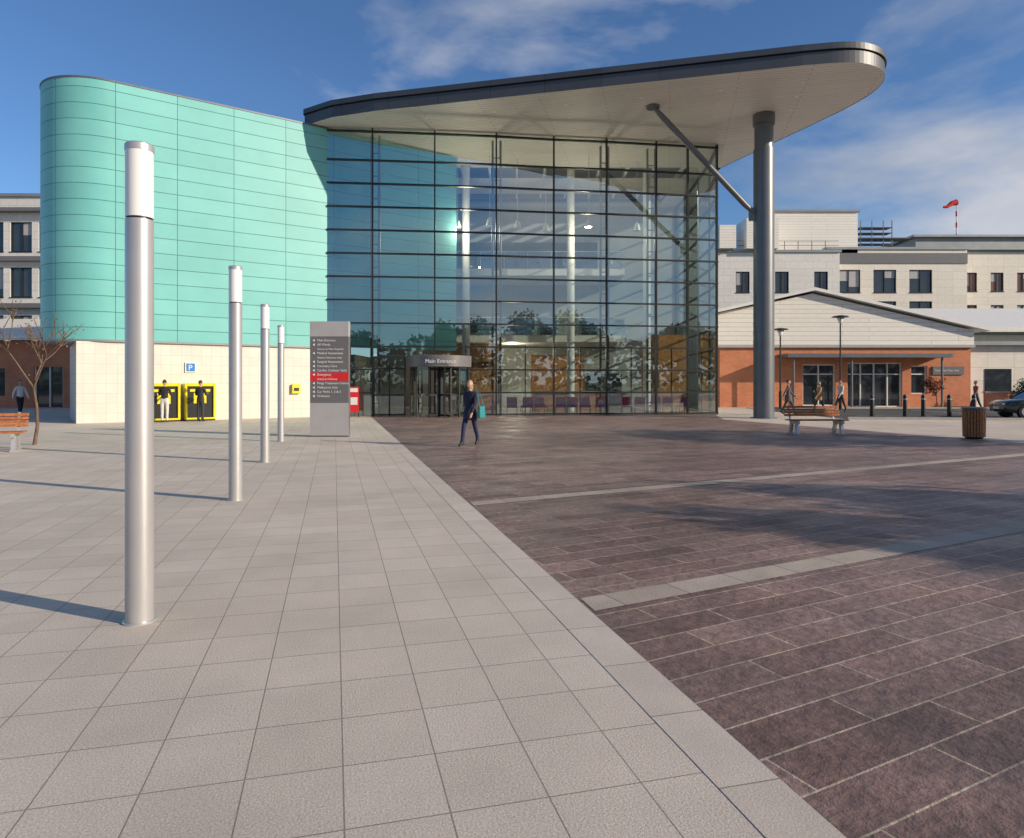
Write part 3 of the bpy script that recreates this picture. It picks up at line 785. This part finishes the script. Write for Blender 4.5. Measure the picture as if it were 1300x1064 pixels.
# ------------------------------------------------------------------ people
m_skin=M("skin",(.50,.30,.22),.55,var=.05)
def person(name,loc,rz,h,top,bot,hair,shoe=(.02,.02,.02),walk=0.0,arms='down',coat=False,bag=None,hairlong=False,female=False):
    sc=h/1.75
    mt=M(name+"_top",top,.8,var=.12,scale=8); mbm=M(name+"_trousers",bot,.8,var=.12,scale=8); mh=M(name+"_hair",hair,.7,var=.3,scale=30); ms=M(name+"_shoes",shoe,.5)
    sw=.155 if female else .175
    J={}; 
    def a(k,p,r,par,lab): J[k]=(Vector(p),r,par,lab)
    a('pel',(0,0,.95),(.14,.11),None,'bot'); a('waist',(0,0,1.09),(.13,.10),'pel','top'); a('chest',(0,-.01,1.27),(.155,.115),'waist','top'); a('uch',(0,0,1.40),(.11,.09),'chest','top')
    a('neck',(0,.005,1.48),(.052,.052),'uch','top'); a('hd',(0,-.01,1.56),(.05,.05),'neck','skin')
    f=walk
    for s_,sg in ((-1,1),(1,-1)):
        t=str(s_)
        a('sh'+t,(s_*sw,.0,1.40),(.062,.062),'uch','top')
        if arms=='down':
            a('el'+t,(s_*(sw+.06),sg*f*.35*.5+.02,1.13),(.046,.046),'sh'+t,'top'); a('wr'+t,(s_*(sw+.07),sg*f*.35-.06,.90),(.031,.031),'el'+t,'top'); a('pa'+t,(s_*(sw+.07),sg*f*.35-.085,.83),(.03,.03),'wr'+t,'skin')
        else:
            a('el'+t,(s_*(sw+.05),-.04,1.14),(.046,.046),'sh'+t,'top'); a('wr'+t,(s_*(sw-.03),-.26,1.20),(.031,.031),'el'+t,'top'); a('pa'+t,(s_*(sw-.05),-.33,1.22),(.03,.03),'wr'+t,'skin')
        ft=-sg*f
        a('hp'+t,(s_*.09,0,.88),(.092,.092),'pel','bot')
        ky=ft*.20-.03*(1 if f else .3); ay=ft*.36
        az=.08+(.09 if (f and ft>0) else 0)
        a('kn'+t,(s_*.095,ky,.50),(.066,.066),'hp'+t,'bot'); a('an'+t,(s_*.095,ay+.01,az),(.048,.048),'kn'+t,'bot')
        a('to'+t,(s_*.105,ay-.16,.04 if az<.1 else .03),(.036,.036),'an'+t,'shoe')
        a('he'+t,(s_*.095,ay+.05,az-.04),(.036,.036),'an'+t,'shoe')
    keys=list(J); idx={k:i for i,k in enumerate(keys)}
    me=bpy.data.meshes.new("tmp"); me.from_pydata([J[k][0]*sc for k in keys],[(idx[J[k][2]],idx[k]) for k in keys if J[k][2]],[])
    o=bpy.data.objects.new("tmp",me); scene.collection.objects.link(o)
    md=o.modifiers.new("s",'SKIN'); md.use_smooth_shade=True
    for k,v in zip(keys,me.skin_vertices[0].data): v.radius=(J[k][1][0]*sc,J[k][1][1]*sc); v.use_root=(k=='pel')
    sb=o.modifiers.new("ss",'SUBSURF'); sb.levels=2; sb.render_levels=2
    dg=bpy.context.evaluated_depsgraph_get(); bm=bpy.data.meshes.new_from_object(o.evaluated_get(dg))
    g=G(); labs=['top','bot','skin','shoe']
    segs=[(J[J[k][2]][0]*sc,J[k][0]*sc,J[k][3]) for k in keys if J[k][2]]
    for v in bm.vertices: g.v.append(v.co.copy())
    for p in bm.polygons:
        c=p.center; best=None
        for A_,B_,lb in segs:
            ab=B_-A_; t=max(0,min(1,(c-A_).dot(ab)/ab.length_squared)); d=(A_+ab*t-c).length
            if best is None or d<best[0]: best=(d,lb)
        lb=best[1]
        if coat and lb=='bot' and c.z>.68*sc: lb='top'
        if not coat and lb=='top' and c.z<.97*sc and abs(c.x)<.14*sc: lb='bot'
        g.f.append(tuple(p.vertices)); g.m.append(labs.index(lb))
    bpy.data.objects.remove(o)
    hc=Vector((0,-.015,1.645))*sc
    def hf(v):
        v=v.copy()
        if v.z<0: v.x*=1-.28*(-v.z); v.y=v.y*(1-.18*(-v.z))
        return v
    g.ell(hc,(.077*sc,.096*sc,.118*sc),2,16,12,hf)
    g.ell(hc+Vector((0,-.098,-.012))*sc,(.012*sc,.018*sc,.024*sc),2,8,6)
    for s_ in(-1,1):
        g.ell(hc+Vector((s_*.078,.008,-.008))*sc,(.01*sc,.02*sc,.03*sc),2,8,6)
        g.ell(hc+Vector((s_*.03,-.086,.008))*sc,(.012*sc,.01*sc,.007*sc),5,8,6)
    g.ell(hc+Vector((0,-.083,-.055))*sc,(.024*sc,.01*sc,.006*sc),6,8,6)
    def hr(v):
        v=v.copy()
        if v.y<-.25 and v.z<.45: v=v*.80
        if v.z<-.1 and not hairlong: v=v*.82
        return v
    g.ell(hc+Vector((0,.012,.012))*sc,(.084*sc,.100*sc,.122*sc),4,18,14,hr)
    if hairlong: g.ell(hc+Vector((0,.055,-.07))*sc,(.075*sc,.05*sc,.11*sc),4,12,8)
    for s_ in(-1,1):
        t=str(s_); w_=J['wr'+t][0]; p_=J['pa'+t][0]; d=(p_-w_).normalized(); side=Vector((0,1,0)) if arms=='down' else Vector((1,0,0))
        inw=Vector((-s_,0,0)) if arms=='down' else Vector((0,0,-1))
        for i,ln in enumerate((.068,.078,.072,.055)):
            b0=p_+side*(-.027+i*.018)
            pts=[b0-d*.01,b0+d*ln*.45,b0+d*ln*.8+inw*.012,b0+d*ln*.95+inw*.032]
            g.tube([q*sc for q in pts],[.0095*sc,.009*sc,.008*sc,.006*sc],6,2)
        b0=p_-d*.03+side*(-.03)
        g.tube([q*sc for q in (b0,b0-side*.022+d*.025,b0-side*.024+d*.052+inw*.012)],[.012*sc,.010*sc,.007*sc],6,2)
    if coat:
        g.tube([Vector((0,0,z))*sc for z in (1.02,.9,.78,.70)],[.155*sc,.175*sc,.185*sc,.19*sc],16,0,cap=False)
    e=empty(name,loc,rz)
    m_lip=bpy.data.materials.get("lips") or M("lips",(.35,.12,.10),.5)
    g.done("figure",[mt,mbm,m_skin,ms,mh,m_black,m_lip],e,smooth=True)
    if bag:
        g=G(); x=sw+.12
        g.add([(x,-.16,.72),(x+.1,-.14,.72),(x+.1,.16,.72),(x,.18,.72),(x+.02,-.12,1.02),(x+.08,-.12,1.02),(x+.08,.14,1.02),(x+.02,.14,1.02)],[(0,3,2,1),(4,5,6,7),(0,1,5,4),(1,2,6,5),(2,3,7,6),(3,0,4,7)])
        g.done("handbag",M("bag_cloth",bag,.7),e,bevel=.02)
        g=G(); g.tube([(x+.05,-.1,1.0),(x-.02,-.06,1.3),(sw,0,1.47),(x-.02,.07,1.3),(x+.05,.11,1.0)],.012,6); g.done("bag_strap",M("bag_strap",bag,.7),e)
    return e
person("pedestrian",(-1.07,17.4,.008),R(-25),1.66,(.018,.02,.045),(.02,.03,.08),(.42,.28,.13),walk=.75,coat=True,bag=(.02,.22,.25),hairlong=True,female=True)
person("pedestrian",(-14.25,28.0,0),R(190),1.74,(.02,.02,.022),(.62,.60,.55),(.03,.02,.015),arms='fwd',coat=False)
person("pedestrian",(-13.05,28.6,0),R(175),1.72,(.03,.03,.035),(.04,.04,.05),(.05,.03,.02),arms='fwd')
person("pedestrian",(-23.2,32.2,0),R(60),1.75,(.68,.68,.70),(.025,.025,.03),(.03,.02,.015),walk=.6)
person("pedestrian",(14.0,34.6,.006),R(70),1.76,(.10,.09,.10),(.06,.05,.06),(.06,.04,.02),walk=.9,coat=True)
person("pedestrian",(17.1,38.0,.006),R(-80),1.68,(.40,.22,.10),(.07,.05,.05),(.3,.2,.1),walk=.8,coat=True,female=True,hairlong=True)
person("pedestrian",(18.1,37.6,.006),R(-70),1.78,(.5,.48,.47),(.05,.05,.06),(.06,.04,.03),walk=.8)
person("pedestrian",(26.5,39.0,.006),R(-90),1.74,(.35,.10,.08),(.05,.05,.08),(.1,.07,.04),walk=.8)
